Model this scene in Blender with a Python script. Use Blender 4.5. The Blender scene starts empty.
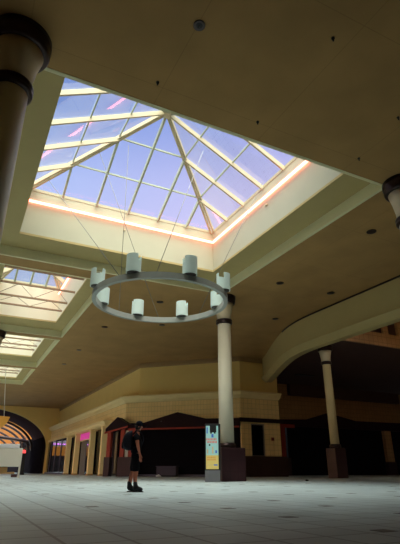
import bpy, bmesh, math, random
from mathutils import Vector, Matrix
random.seed(7)
S = bpy.context.scene
COL = S.collection
PI = math.pi

# ------------------------------------------------------------------ materials
def new_mat(name):
    m = bpy.data.materials.new(name); m.use_nodes = True
    nt = m.node_tree
    return m, nt, nt.nodes['Principled BSDF']

def mat(name, col, rough=0.7, var=0.12, scale=3.0, metal=0.0, spec=0.3, bump=0.0):
    """paint / plaster / metal with a little uneven wear"""
    m, nt, b = new_mat(name)
    N, L = nt.nodes, nt.links
    tc = N.new('ShaderNodeTexCoord')
    nz = N.new('ShaderNodeTexNoise'); nz.inputs['Scale'].default_value = scale; nz.inputs['Detail'].default_value = 5
    L.new(tc.outputs['Object'], nz.inputs['Vector'])
    mx = N.new('ShaderNodeMix'); mx.data_type = 'RGBA'
    mx.inputs['A'].default_value = (*[c * (1 - var) for c in col], 1)
    mx.inputs['B'].default_value = (*[min(1, c * (1 + var)) for c in col], 1)
    L.new(nz.outputs['Fac'], mx.inputs['Factor'])
    L.new(mx.outputs['Result'], b.inputs['Base Color'])
    b.inputs['Roughness'].default_value = rough
    b.inputs['Metallic'].default_value = metal
    b.inputs['Specular IOR Level'].default_value = spec
    if bump:
        bp = N.new('ShaderNodeBump'); bp.inputs['Strength'].default_value = bump; bp.inputs['Distance'].default_value = 0.02
        L.new(nz.outputs['Fac'], bp.inputs['Height']); L.new(bp.outputs['Normal'], b.inputs['Normal'])
    return m

def tile_mat(name, c1, c2, grout, w, h, mortar, rough=0.6, spec=0.3, axes='xz', offset=0.0, var=1.0, shift=(0, 0), blotch=0.0):
    """brick-texture tiling laid on two object axes"""
    m, nt, b = new_mat(name)
    N, L = nt.nodes, nt.links
    tc = N.new('ShaderNodeTexCoord')
    sp = N.new('ShaderNodeSeparateXYZ'); L.new(tc.outputs['Object'], sp.inputs[0])
    cb = N.new('ShaderNodeCombineXYZ')
    if axes == 'sz':                                  # wall of any direction in plan: run = x - y
        su = N.new('ShaderNodeMath'); su.operation = 'SUBTRACT'
        L.new(sp.outputs['X'], su.inputs[0]); L.new(sp.outputs['Y'], su.inputs[1])
        L.new(su.outputs[0], cb.inputs['X']); L.new(sp.outputs['Z'], cb.inputs['Y'])
    else:
        L.new(sp.outputs[axes[0].upper()], cb.inputs['X']); L.new(sp.outputs[axes[1].upper()], cb.inputs['Y'])
    ad = N.new('ShaderNodeVectorMath'); ad.operation = 'ADD'; ad.inputs[1].default_value = (shift[0], shift[1], 0)
    L.new(cb.outputs[0], ad.inputs[0])
    br = N.new('ShaderNodeTexBrick'); br.offset = offset; br.squash = 1
    br.inputs['Scale'].default_value = 1
    br.inputs['Brick Width'].default_value = w; br.inputs['Row Height'].default_value = h
    br.inputs['Mortar Size'].default_value = mortar; br.inputs['Mortar Smooth'].default_value = 0.1
    br.inputs['Color1'].default_value = (*c1, 1); br.inputs['Color2'].default_value = (*c2, 1)
    br.inputs['Mortar'].default_value = (*grout, 1)
    L.new(ad.outputs[0], br.inputs['Vector'])
    out = br.outputs['Color']
    if blotch:
        nz = N.new('ShaderNodeTexNoise'); nz.inputs['Scale'].default_value = 0.7; nz.inputs['Detail'].default_value = 6
        L.new(tc.outputs['Object'], nz.inputs['Vector'])
        rp = N.new('ShaderNodeMapRange'); rp.inputs['From Min'].default_value = 0.3; rp.inputs['From Max'].default_value = 0.7
        rp.inputs['To Min'].default_value = 1 - blotch; rp.inputs['To Max'].default_value = 1 + blotch
        L.new(nz.outputs['Fac'], rp.inputs['Value'])
        mu = N.new('ShaderNodeVectorMath'); mu.operation = 'SCALE'
        L.new(out, mu.inputs[0]); L.new(rp.outputs[0], mu.inputs['Scale'])
        out = mu.outputs[0]
    L.new(out, b.inputs['Base Color'])
    b.inputs['Roughness'].default_value = rough
    b.inputs['Specular IOR Level'].default_value = spec
    return m

def glow(name, col, strength):
    m, nt, b = new_mat(name)
    b.inputs['Base Color'].default_value = (*[min(1, c) for c in col], 1)
    b.inputs['Emission Color'].default_value = (*col, 1)
    b.inputs['Emission Strength'].default_value = strength
    return m

def glass_mat(name, tint=(1, 1, 1), gloss=1.0, rough=0.02):
    m, nt, b = new_mat(name)
    N, L = nt.nodes, nt.links
    N.remove(b)
    out = [n for n in N if n.type == 'OUTPUT_MATERIAL'][0]
    tr = N.new('ShaderNodeBsdfTransparent'); tr.inputs['Color'].default_value = (*tint, 1)
    gl = N.new('ShaderNodeBsdfGlossy'); gl.inputs['Roughness'].default_value = rough
    fr = N.new('ShaderNodeFresnel'); fr.inputs['IOR'].default_value = 1.5
    mu = N.new('ShaderNodeMath'); mu.operation = 'MULTIPLY'; mu.inputs[1].default_value = gloss
    nz = N.new('ShaderNodeTexNoise'); nz.inputs['Scale'].default_value = 0.6
    bp = N.new('ShaderNodeBump'); bp.inputs['Strength'].default_value = 0.02
    L.new(nz.outputs['Fac'], bp.inputs['Height']); L.new(bp.outputs['Normal'], gl.inputs['Normal'])
    L.new(fr.outputs[0], mu.inputs[0])
    mx = N.new('ShaderNodeMixShader')
    L.new(mu.outputs[0], mx.inputs[0]); L.new(tr.outputs[0], mx.inputs[1]); L.new(gl.outputs[0], mx.inputs[2])
    L.new(mx.outputs[0], out.inputs['Surface'])
    return m

M = {}
M['ceiling'] = tile_mat('ceiling_board', (.40, .235, .085), (.40, .235, .085), (.32, .188, .068), 3.3, 3.65, .010, rough=.85, axes='xy', shift=(-6.45 + 9.9, -4.8 + 10.95), blotch=.10)
M['coffer'] = mat('coffer_cream_shaded', (.48, .38, .16), .75, .05, 2)  # darker than the upstand: the soffit's downward-facing shade is in the colour
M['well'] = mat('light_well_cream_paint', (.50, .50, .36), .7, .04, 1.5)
M['upstand'] = mat('upstand_cream_lit', (.76, .72, .44), .7, .05, 1.5)  # lighter copy of the coffer cream, with the light on this face painted in
M['corridor_well'] = mat('corridor_well_brightened', (.80, .76, .60), .7, .05, 1.5)  # lighter copy of the well cream, raised to bounce more daylight into the corridor
M['upper_wall'] = mat('upper_wall_ochre_paint', (.80, .57, .20), .8, .06, .8)
M['wall_tile'] = tile_mat('cream_wall_tile', (.86, .62, .27), (.82, .59, .25), (.58, .42, .19), .40, .40, .015, axes='sz', blotch=.06)
M['cornice'] = mat('cornice_cream_paint', (.88, .70, .34), .6, .06, 2)
M['back_wall'] = mat('plain_back_wall', (.40, .30, .18), .85, .06, 1)
M['bulkhead'] = mat('bulkhead_cream_paint', (.50, .39, .165), .75, .06, 1)
M['shop_back'] = mat('grey_shop_back_wall', (.22, .20, .24), .9, .3, .4)
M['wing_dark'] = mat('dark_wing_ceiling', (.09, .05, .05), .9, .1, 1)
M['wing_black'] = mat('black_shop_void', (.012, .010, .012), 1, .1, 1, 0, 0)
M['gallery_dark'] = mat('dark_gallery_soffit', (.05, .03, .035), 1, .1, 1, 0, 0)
M['brown_wall'] = tile_mat('brown_wall_tile', (.42, .24, .11), (.38, .22, .10), (.25, .15, .07), .45, .45, .02, axes='sz', blotch=.1)
M['floor'] = tile_mat('grey_floor_tile', (.52, .60, .60), (.465, .54, .54), (.25, .29, .295), .50, .50, .016, rough=.42, spec=.4, axes='xy', shift=(.15, .1), blotch=.12)
M['accent'] = mat('dark_accent_tile', (.10, .09, .08), .4, .2, 6)
M['column'] = mat('column_cream_paint', (.72, .68, .52), .55, .05, 2)
M['yellow_column'] = mat('yellowed_cream_paint', (.62, .50, .26), .6, .06, 2)
M['capital'] = mat('capital_tan_paint', (.62, .52, .34), .55, .05, 2)
M['bronze'] = mat('dark_bronze', (.035, .022, .02), .35, .2, 4, .6)
M['granite'] = tile_mat('maroon_granite', (.040, .016, .019), (.034, .014, .017), (.026, .011, .013), .45, .45, .012, rough=.4, axes='sz', blotch=.25)
M['frame'] = mat('skylight_cream_frame', (.52, .49, .33), .5, .04, 3)
M['purlin'] = mat('green_grey_shaded_frame', (.40, .48, .37), .5, .04, 3)  # purlin colour, also the shaded tone of rafters seen edge-on
M['glass'] = glass_mat('skylight_glass', (.985, .985, 1.0), .18)
M['shop_glass'] = glass_mat('shop_glass', (.5, .5, .55), 1.0, .03)
M['steel'] = mat('brown_steel_bar', (.30, .20, .12), .5, .1, 4, .3)
M['cable'] = mat('grey_cable', (.22, .22, .2), .5, .1, 4, .5)
M['white_cable'] = mat('pale_cable', (.75, .72, .62), .6, .05, 4)
M['neon'] = glow('pink_neon', (1.0, .30, .23), 4.8)
M['ring'] = mat('chandelier_metal', (.33, .34, .30), .5, .1, 5, 0)
M['shade'] = mat('frosted_white_shade', (.62, .74, .68), .5, .04, 5)
M['shade_base'] = mat('dark_shade_holder', (.08, .07, .06), .5, .1, 5)
M['black'] = mat('black_plastic', (.012, .012, .012), .5, .1, 5)
M['rim'] = mat('grey_speaker_rim', (.11, .085, .08), .5, .1, 5, .4)
M['maroon'] = mat('dark_maroon_gable', (.022, .009, .013), .7, .15, 3, 0, .15)
M['red'] = mat('red_painted_metal', (.34, .038, .02), .5, .1, 3)
M['shutter'] = tile_mat('dark_roll_shutter', (.008, .007, .010), (.007, .006, .009), (.004, .004, .005), 40, .11, .02, rough=.8, spec=.05, axes='xz')
M['rail'] = mat('blue_grey_rail', (.10, .10, .14), .4, .1, 4, .5)
M['pink_sign'] = glow('magenta_sign_face', (.75, .06, .42), .35)
M['violet'] = glow('violet_glow_helper', (.55, .14, .75), 5)
M['white'] = mat('off_white_panel', (.70, .68, .58), .6, .04, 3)
M['wood'] = mat('tan_wood', (.45, .27, .10), .6, .2, 6)
M['orange'] = mat('orange_panel', (.60, .30, .05), .5, .08, 3)
M['teal'] = mat('teal_edge', (.12, .35, .36), .5, .08, 3)
M['red_light'] = glow('red_lamp', (1, .08, .08), 1.4)
M['grey'] = mat('grey_metal', (.16, .16, .17), .5, .1, 4, .3)
M['dark_grey'] = mat('dark_grey_box', (.07, .06, .085), .6, .1, 4)
M['paper'] = mat('white_paper', (.8, .8, .82), .7, .03, 4)
M['skin'] = mat('tan_skin', (.46, .145, .08), .55, .06, 8)
M['shirt'] = mat('black_cotton', (.006, .006, .008), .95, .2, 9, 0, .1)
M['shorts'] = mat('black_shorts_cotton', (.006, .005, .007), .95, .2, 9, 0, .1)
M['boot'] = mat('black_leather', (.010, .009, .010), .5, .2, 9)
M['sock'] = mat('dark_sock', (.03, .028, .03), .9, .2, 9)
M['cap'] = mat('black_cap_cotton', (.007, .007, .012), .9, .2, 9, 0, .1)
M['pack'] = mat('black_nylon', (.008, .007, .012), .8, .2, 9, 0, .15)
M['hair'] = mat('dark_hair', (.02, .014, .010), .6, .2, 20)
M['eye'] = mat('dark_eye', (.02, .015, .012), .3, .1, 20)
M['brown_trim'] = mat('brown_ceiling_trim', (.36, .23, .10), .8, .05, 2)
# poster patches
M['p_sky'] = glow('poster_pale_cyan', (.34, .62, .60), .10)
M['p_yellow'] = glow('poster_yellow', (.72, .56, .16), .10)
M['p_red'] = glow('poster_red', (.75, .13, .08), .10)
M['p_blue'] = glow('poster_blue', (.05, .15, .55), .10)
M['p_orange'] = glow('poster_orange', (.72, .28, .05), .10)
M['p_tan'] = glow('poster_tan', (.45, .36, .2), .42)

# ------------------------------------------------------------------ mesh helpers
class MB:
    def __init__(s): s.bm = bmesh.new()
    def box(s, x0, x1, y0, y1, z0, z1):
        v = [s.bm.verts.new((x, y, z)) for z in (z0, z1) for y in (y0, y1) for x in (x0, x1)]
        for f in ((0, 2, 3, 1), (4, 5, 7, 6), (0, 1, 5, 4), (2, 6, 7, 3), (0, 4, 6, 2), (1, 3, 7, 5)):
            s.bm.faces.new([v[i] for i in f])
        return s
    def beam(s, p, q, w, h, up=(0, 0, 1), drop=0.0):
        p, q = Vector(p), Vector(q); d = (q - p).normalized()
        sd = d.cross(Vector(up))
        if sd.length < 1e-4: sd = d.cross(Vector((1, 0, 0)))
        sd.normalize(); u = sd.cross(d).normalized()
        vs = []
        for c in (p, q):
            for a, b in ((-1, -1), (1, -1), (1, 1), (-1, 1)):
                vs.append(s.bm.verts.new(c + sd * (a * w / 2) + u * (b * h / 2 - drop)))
        for f in ((3, 2, 1, 0), (4, 5, 6, 7), (0, 1, 5, 4), (1, 2, 6, 5), (2, 3, 7, 6), (3, 0, 4, 7)):
            s.bm.faces.new([vs[i] for i in f])
        return s
    def lathe(s, prof, c=(0, 0, 0), n=40, caps=True):
        rings = []
        for r, z in prof:
            rings.append([s.bm.verts.new((c[0] + r * math.cos(2 * PI * i / n), c[1] + r * math.sin(2 * PI * i / n), c[2] + z)) for i in range(n)])
        for a, b in zip(rings, rings[1:]):
            for i in range(n):
                f = s.bm.faces.new((a[i], a[(i + 1) % n], b[(i + 1) % n], b[i])); f.smooth = True
        if caps:
            s.bm.faces.new(rings[0][::-1]); s.bm.faces.new(rings[-1])
        return s
    def tube(s, pts, r, n=8):
        pts = [Vector(p) for p in pts]; rings = []
        for k, p in enumerate(pts):
            d = (pts[min(k + 1, len(pts) - 1)] - pts[max(k - 1, 0)]).normalized()
            a = d.cross(Vector((0, 0, 1)))
            if a.length < 1e-3: a = d.cross(Vector((1, 0, 0)))
            a.normalize(); b = d.cross(a)
            rr = r[k] if isinstance(r, (list, tuple)) else r
            rings.append([s.bm.verts.new(p + (a * math.cos(2 * PI * i / n) + b * math.sin(2 * PI * i / n)) * rr) for i in range(n)])
        for a, b in zip(rings, rings[1:]):
            for i in range(n):
                f = s.bm.faces.new((a[i], a[(i + 1) % n], b[(i + 1) % n], b[i])); f.smooth = True
        s.bm.faces.new(rings[0][::-1]); s.bm.faces.new(rings[-1])
        return s
    def prism(s, poly, ext):
        """planar outline pushed along ext"""
        e = Vector(ext)
        a = [s.bm.verts.new(Vector(p)) for p in poly]; b = [s.bm.verts.new(Vector(p) + e) for p in poly]
        s.bm.faces.new(a[::-1]); s.bm.faces.new(b)
        for i in range(len(a)):
            j = (i + 1) % len(a); s.bm.faces.new((a[i], a[j], b[j], b[i]))
        return s
    def holed(s, axis, lo, hi, xs, ys, holes):
        """slab between lo and hi along axis, with rectangular holes (x0,x1,y0,y1)"""
        xs = sorted(set(xs + [h[0] for h in holes] + [h[1] for h in holes]))
        ys = sorted(set(ys + [h[2] for h in holes] + [h[3] for h in holes]))
        inside = lambda i, j: (0 <= i < len(xs) - 1 and 0 <= j < len(ys) - 1 and
            not any(h[0] <= (xs[i] + xs[i + 1]) / 2 <= h[1] and h[2] <= (ys[j] + ys[j + 1]) / 2 <= h[3] for h in holes))
        cache = {}
        def V(i, j, k):
            if (i, j, k) not in cache:
                a, b, c = xs[i], ys[j], (lo, hi)[k]
                p = {'z': (a, b, c), 'y': (a, c, b), 'x': (c, a, b)}[axis]
                cache[(i, j, k)] = s.bm.verts.new(p)
            return cache[(i, j, k)]
        for i in range(len(xs) - 1):
            for j in range(len(ys) - 1):
                if not inside(i, j): continue
                for k in (0, 1): s.bm.faces.new((V(i, j, k), V(i + 1, j, k), V(i + 1, j + 1, k), V(i, j + 1, k)))
                for di, dj, e in ((-1, 0, ((i, j), (i, j + 1))), (1, 0, ((i + 1, j), (i + 1, j + 1))), (0, -1, ((i, j), (i + 1, j))), (0, 1, ((i, j + 1), (i + 1, j + 1)))):
                    if not inside(i + di, j + dj):
                        (a, b), (c, d) = e
                        s.bm.faces.new((V(a, b, 0), V(c, d, 0), V(c, d, 1), V(a, b, 1)))
        return s
    def sweep(s, path, section):
        """closed section (offset, z) swept along a plan polyline; offset is to the right of travel"""
        P = [Vector((p[0], p[1], 0)) for p in path]; rings = []
        for k, p in enumerate(P):
            d0 = (P[k] - P[k - 1]).normalized() if k else (P[1] - P[0]).normalized()
            d1 = (P[k + 1] - P[k]).normalized() if k < len(P) - 1 else d0
            n0 = Vector((d0.y, -d0.x, 0)); n1 = Vector((d1.y, -d1.x, 0))
            m = (n0 + n1).normalized(); m /= max(.3, m.dot(n0))
            rings.append([s.bm.verts.new(p + m * o + Vector((0, 0, z))) for o, z in section])
        n = len(section)
        for a, b in zip(rings, rings[1:]):
            for i in range(n): s.bm.faces.new((a[i], a[(i + 1) % n], b[(i + 1) % n], b[i]))
        s.bm.faces.new(rings[0][::-1]); s.bm.faces.new(rings[-1])
        return s
    def build(s, name, material, parent=None, world=False, bevel=0.0, mats=None):
        bmesh.ops.recalc_face_normals(s.bm, faces=s.bm.faces)
        me = bpy.data.meshes.new(name); s.bm.to_mesh(me); s.bm.free()
        me.materials.append(M[material])
        for x in mats or (): me.materials.append(M[x])
        o = bpy.data.objects.new(name, me); COL.objects.link(o)
        if parent:
            o.parent = parent
            if world:
                t = Vector((0, 0, 0)); q = parent
                while q: t += q.location; q = q.parent
                me.transform(Matrix.Translation(-t))
        if bevel:
            b = o.modifiers.new('edge', 'BEVEL'); b.width = bevel; b.segments = 2; b.limit_method = 'ANGLE'
        return o

def tag(o, label, cat, group=None):
    o['label'] = label; o['category'] = cat
    if group: o['group'] = group
    return o
def thing(name, label, cat, loc=(0, 0, 0), rz=0.0, group=None):
    o = bpy.data.objects.new(name, None); COL.objects.link(o)
    o.location = loc; o.rotation_euler = (0, 0, rz); o.empty_display_size = .3
    return tag(o, label, cat, group)
def struct(o):
    o['kind'] = 'structure'; return o
def copy_tree(o, parent=None):
    c = o.copy(); COL.objects.link(c)
    if parent: c.parent = parent
    for ch in [x for x in bpy.data.objects if x.parent == o]: copy_tree(ch, c)
    return c

CEIL = 9.5
STEP = 9.95

# ------------------------------------------------------------------ floor and ceiling
fl = struct(MB().box(-10.5, 52, -14.5, 132, -.3, 0).build('floor', 'floor'))
ac = MB()
for i in range(-7, 22):
    for j in range(-9, 24):
        if random.random() < .28: continue
        x = 2.0 + 1.6 * i + random.uniform(-.04, .04); y = 4.66 + 1.45 * j + (.26 if i % 2 else 0)
        if x < -9 or x > 34 or y < -8: continue
        ac.box(x - .085, x + .085, y - .085, y + .085, -.002, .0025)
aco = ac.build('accent_tiles', 'accent', fl); aco['kind'] = 'stuff'

HOLES = [(-.4, 11.7, 9.2, 20.85), (-.2, 5.6, 22.05, 34.1), (-.2, 5.6, 35.1, 46.2), (-.2, 5.6, 47.3, 57.0)]
INNER = [(.88, 10.42, 9.62, 19.35), (.65, 4.8, 23.0, 32.15), (.65, 4.8, 36.0, 44.0), (.65, 4.8, 48.3, 55.8)]
BASEZ = [12.2, 12.45, 12.3, 12.3]
ADDED_ROOF = [(-9.5, -2.5, y, y + 8.5) for y in (24, 35, 46, 57)]        # unseen roof lights added over the corridor's left half to brighten it
struct(MB().holed('z', CEIL, CEIL + .12, [-10.5, 18.9], [-14.5, 78.3], HOLES + ADDED_ROOF).box(18.9, 26, 23.9, 36, CEIL, CEIL + .12).build('ceiling', 'ceiling'))
for k, (h, n, bz) in enumerate(zip(HOLES, INNER, BASEZ)):
    # stepped coffer: upstand in the lit tone, flat soffit in the shaded tone
    c = MB()
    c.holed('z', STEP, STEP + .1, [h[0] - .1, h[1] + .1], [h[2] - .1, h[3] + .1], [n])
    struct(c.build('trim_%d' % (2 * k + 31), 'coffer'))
    c = MB()
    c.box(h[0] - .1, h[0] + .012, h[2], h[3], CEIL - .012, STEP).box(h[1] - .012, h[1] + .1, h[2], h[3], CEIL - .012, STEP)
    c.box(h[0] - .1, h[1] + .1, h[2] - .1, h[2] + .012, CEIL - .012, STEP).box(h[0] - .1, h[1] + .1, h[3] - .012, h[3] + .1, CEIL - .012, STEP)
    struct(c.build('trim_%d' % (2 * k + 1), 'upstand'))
    w = MB()
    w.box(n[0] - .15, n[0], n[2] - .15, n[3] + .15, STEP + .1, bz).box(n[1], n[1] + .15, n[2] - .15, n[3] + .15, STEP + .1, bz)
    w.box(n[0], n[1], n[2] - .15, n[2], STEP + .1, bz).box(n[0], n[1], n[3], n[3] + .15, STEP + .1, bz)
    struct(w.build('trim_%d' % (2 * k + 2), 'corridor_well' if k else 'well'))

for k, (xa, xb, ya, yb) in enumerate(ADDED_ROOF):
    f = MB()
    for i in range(5):
        x = xa + (xb - xa) * i / 4; f.box(x - .05, x + .05, ya, yb, CEIL + .02, CEIL + .2)
    w = struct(f.build('window_%d' % (k + 10), 'frame'))  # frame of an added roof light, out of view
    MB().box(xa, xb, ya, yb, CEIL + .13, CEIL + .15).build('glass_pane', 'glass', w)
# ------------------------------------------------------------------ skylights
def skylight(n, bz, rise, nx, ny, levels, label, fat, group):
    x0, x1, y0, y1 = n; cx, cy = (x0 + x1) / 2, (y0 + y1) / 2
    t = thing('pyramid_skylight', label, 'skylight', (cx, cy, bz), 0, group)
    ap = Vector((0, 0, rise)); hx, hy = (x1 - x0) / 2, (y1 - y0) / 2
    cor = [Vector((-hx, -hy, 0)), Vector((hx, -hy, 0)), Vector((hx, hy, 0)), Vector((-hx, hy, 0))]
    up = Vector((0, 0, 1))
    MB().box(-hx - .14, hx + .14, -hy - .14, -hy + .02, 0, .14).box(-hx - .14, hx + .14, hy - .02, hy + .14, 0, .14) \
        .box(-hx - .14, -hx + .02, -hy, hy, 0, .14).box(hx - .02, hx + .14, -hy, hy, 0, .14).build('sill_frame', 'frame', t)
    for c in cor:
        h = MB()
        sd = (ap - c).cross(up).normalized() * fat * .75
        for s in (-1, 1): h.beam(c + sd * s + up * .06, ap + sd * s * .6 + up * .06, fat * .8, fat * 1.7, up, fat * .3)
        h.build('hip_rafter', 'frame', t)
    MB().lathe([(fat * 1.6, -.2), (fat * 2.0, .02), (fat * 1.2, .16)], (0, 0, rise), 12).build('apex_boss', 'frame', t)
    for side in range(4):
        a, b = cor[side], cor[(side + 1) % 4]
        m = nx if side % 2 == 0 else ny
        for i in range(1, m):
            f = i / m; base = a.lerp(b, f); s = 1 - abs(2 * f - 1)       # how far up the slope until the hip
            mid = a.lerp(b, .5); top = base + (ap - mid) * s
            MB().beam(base + up * .05, top + up * .05, fat * .85, fat * 1.9, up, fat * .5).build('rafter', 'frame' if side % 2 else 'purlin', t)  # same rafters all round; shade on near and far slopes is in the colour
        for l in range(1, levels):
            f = l / levels
            MB().beam(a.lerp(ap, f) + up * .06, b.lerp(ap, f) + up * .06, fat * .5, fat * .7, up).build('purlin', 'purlin', t)
        g = MB(); e = up * .14
        g.bm.faces.new([g.bm.verts.new(v + e) for v in (a, b, ap)])
        g.bm.faces.new([g.bm.verts.new(v + e + up * .012) for v in (a, b, ap)])
        g.build('glass_pane', 'glass', t)
    return t
skylight(INNER[0], 12.2, 2.45, 6, 6, 3, 'largest square pyramid skylight with cream rafters, above the ring chandelier', .105, None)
SKG = 'smaller pyramid skylights along the corridor ceiling'
skylight(INNER[1], 12.45, 1.5, 4, 6, 2, 'corridor pyramid skylight just beyond the large skylight, blue panes visible', .14, SKG)
skylight(INNER[2], 12.3, 1.4, 4, 6, 2, 'middle corridor skylight, second beyond the large skylight', .11, SKG)
skylight(INNER[3], 12.3, 1.4, 4, 6, 2, 'farthest and smallest-looking corridor skylight, nearest the end arch', .12, SKG)

# neon tubes on the light well walls
def neon(p, q, label, inward):
    t = thing('neon_tube', label, 'neon light', tuple((Vector(p) + Vector(q)) / 2), 0, 'pink neon tubes in the light wells')
    c = (Vector(p) + Vector(q)) / 2
    MB().tube([Vector(p) - c, Vector(q) - c], .062, 10).build('tube', 'neon', t)
    k = int((Vector(q) - Vector(p)).length / 1.6)
    b = MB()
    for i in range(k + 1):
        w = Vector(p).lerp(Vector(q), (i + .5) / (k + 1)) - c
        b.beam(w, w - Vector(inward) * .1, .03, .03)
    b.build('bracket', 'white', t)
a, b, c, d = INNER[0]; nz_ = 11.62
neon((a + .06, d - .09, nz_), (b - .03, d - .09, nz_), 'long glowing pink neon tube on the far wall of the large skylight well', (0, -1, 0))
neon((b - .09, c + .1, nz_ - .04), (b - .09, d - .17, nz_ - .04), 'glowing pink neon tube on the right wall of the large skylight well', (-1, 0, 0))
a, b, c, d = INNER[1]
neon((b - .09, c + .1, 12.05), (b - .09, d - .1, 12.05), 'short-looking reddish neon tube in the corridor skylight beyond the large one', (-1, 0, 0))

# tie bars and bracing under the corridor skylights
for k in (1, 2, 3):
    x0, x1, y0, y1 = INNER[k]; nb = 5
    w = ['corridor skylight just beyond the large skylight', 'middle corridor skylight', 'farthest corridor skylight'][k - 1]
    t = thing('tie_bar_grid', 'brown steel tie bars across the ' + w, 'steel bars', ((x0 + x1) / 2, (y0 + y1) / 2, 10.22), 0, 'tie bars under the corridor skylights')
    ys = [y0 + (y1 - y0) * f for f in (.11, .36, .60, .79)]
    for y in ys:
        MB().beam((x0, y, 10.22), (x1, y, 10.22), .10, .10).build('tie_bar', 'steel', t, True)
    z = MB()
    for i, (ya, yb) in enumerate(zip(ys[1:], ys[2:])):
        for q in range(4):
            u0 = x0 + (x1 - x0) * q / 4; u1 = x0 + (x1 - x0) * (q + 1) / 4
            A, B = ((u0, ya, 10.24), (u1, yb, 10.24)) if q % 2 else ((u0, yb, 10.24), (u1, ya, 10.24))
            z.beam(A, B, .02, .022)
    z.build('bracing', 'steel', t, True)

# ------------------------------------------------------------------ columns
def column(x, y, top, label, s=1.0, shaft_r=.36, plinth=1.5, pw=1.35, paint='column'):
    t = thing('column', label, 'column', (x, y, 0), 0, 'round mall columns')
    MB().box(-pw / 2, pw / 2, -pw / 2, pw / 2, 0, plinth).build('plinth', 'granite', t, bevel=.04)
    MB().lathe([(.43 * s, plinth), (.46 * s, plinth + .06), (.44 * s, plinth + .2), (shaft_r + .01, plinth + .24)]).build('base_ring', 'bronze', t)
    zc = top - 1.62 * s
    MB().lathe([(shaft_r * 1.04, plinth + .2), (shaft_r, zc + .02)], n=48).build('shaft', paint, t)
    MB().lathe([(.37 * s, 0), (.445 * s, .03 * s), (.455 * s, .09 * s), (.42 * s, .13 * s), (.455 * s, .17 * s), (.445 * s, .24 * s), (.38 * s, .27 * s)], (0, 0, zc), 48).build('neck_ring', 'bronze', t)
    MB().lathe([(.385 * s, .25 * s), (.40 * s, .5 * s), (.455 * s, .85 * s), (.54 * s, 1.2 * s)], (0, 0, zc), 48).build('capital', 'capital', t)
    MB().lathe([(.56 * s, 1.17 * s), (.62 * s, 1.19 * s), (.66 * s, 1.28 * s), (.63 * s, 1.36 * s), (.67 * s, 1.44 * s), (.67 * s, 1.61 * s)], (0, 0, zc), 48).build('abacus', 'bronze', t)
    return t
column(-.27, 8.55, CEIL, 'huge-looking shadowed column nearest the camera beside the large skylight')
column(12.1, 8.75, CEIL, 'column whose pale shaft is cut off beside the near right corner of the skylight opening')
column(12.15, 21.35, CEIL, 'tall pale column with maroon plinth standing beside the lit advertising totem')
column(22.8, 25.4, 8.78, 'slimmer yellowish column standing in the dark side wing', .84, .285, 1.85, .92, 'yellow_column')
column(1.2, 34.6, CEIL, 'black silhouetted column capital in front of the corridor skylights')

# ------------------------------------------------------------------ ring chandelier
CH = Vector((5.62, 14.4, 6.02)); CR = 2.31
ch = thing('ring_chandelier', 'large ring chandelier with eight upright white shades hung under the skylight', 'chandelier', tuple(CH))
n = 96
MB().lathe([(CR - .07, -.10), (CR + .07, -.10), (CR + .07, .10), (CR - .07, .10), (CR - .07, -.10)], (0, 0, 0), n, False).build('ring', 'ring', ch)
for f in bpy.data.objects['ring'].data.polygons: f.use_smooth = False
for k in range(8):
    a = math.radians(226.4 + 45 * k); px, py = CR * math.cos(a), CR * math.sin(a)
    h = MB().lathe([(.13, .08), (.20, .10), (.20, .16), (.13, .17)], (px, py, 0), 24).build('shade_holder', 'shade_base', ch)
    m = MB(); r1, r0, nn = .235, .215, 36
    def sh(i, r, z): return m.bm.verts.new((px + r * math.cos(a + 2 * PI * i / nn), py + r * math.sin(a + 2 * PI * i / nn), z))
    hs = []
    for i in range(nn):
        ph = (i % (nn // 2)); top = .72 - (.20 if ph in (7, 8, 9, 10) else 0)      # two slots cut into the rim
        hs.append(top)
    for i in range(nn):
        j = (i + 1) % nn; tz = min(hs[i], hs[j])
        v = [sh(i, r1, .12), sh(j, r1, .12), sh(j, r1, tz), sh(i, r1, tz), sh(i, r0, .12), sh(j, r0, .12), sh(j, r0, tz), sh(i, r0, tz)]
        for f in ((0, 1, 2, 3), (5, 4, 7, 6), (3, 2, 6, 7), (1, 0, 4, 5), (0, 3, 7, 4), (2, 1, 5, 6)): m.bm.faces.new([v[q] for q in f])
    m.build('shade', 'shade', ch)
def slope_z(x, y):                                 # height of the pyramid frame above a plan point
    return 12.2 + 2.45 * max(0, 1 - max(abs(x - 5.65) / 4.77, abs(y - 14.485) / 4.865)) - .05
for ang, tx, ty in ((214, 1.62, 18.58), (245, 7.6, 14.9), (70, 3.4, 16.8), (112, 4.55, 16.2), (28, 10.2, 14.2)):
    q = Vector((CR * math.cos(math.radians(ang)), CR * math.sin(math.radians(ang)), .1))
    p = Vector((tx, ty, slope_z(tx, ty))) - CH
    MB().tube([p, q], .011, 6).build('suspension_cable', 'cable', ch)

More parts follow.
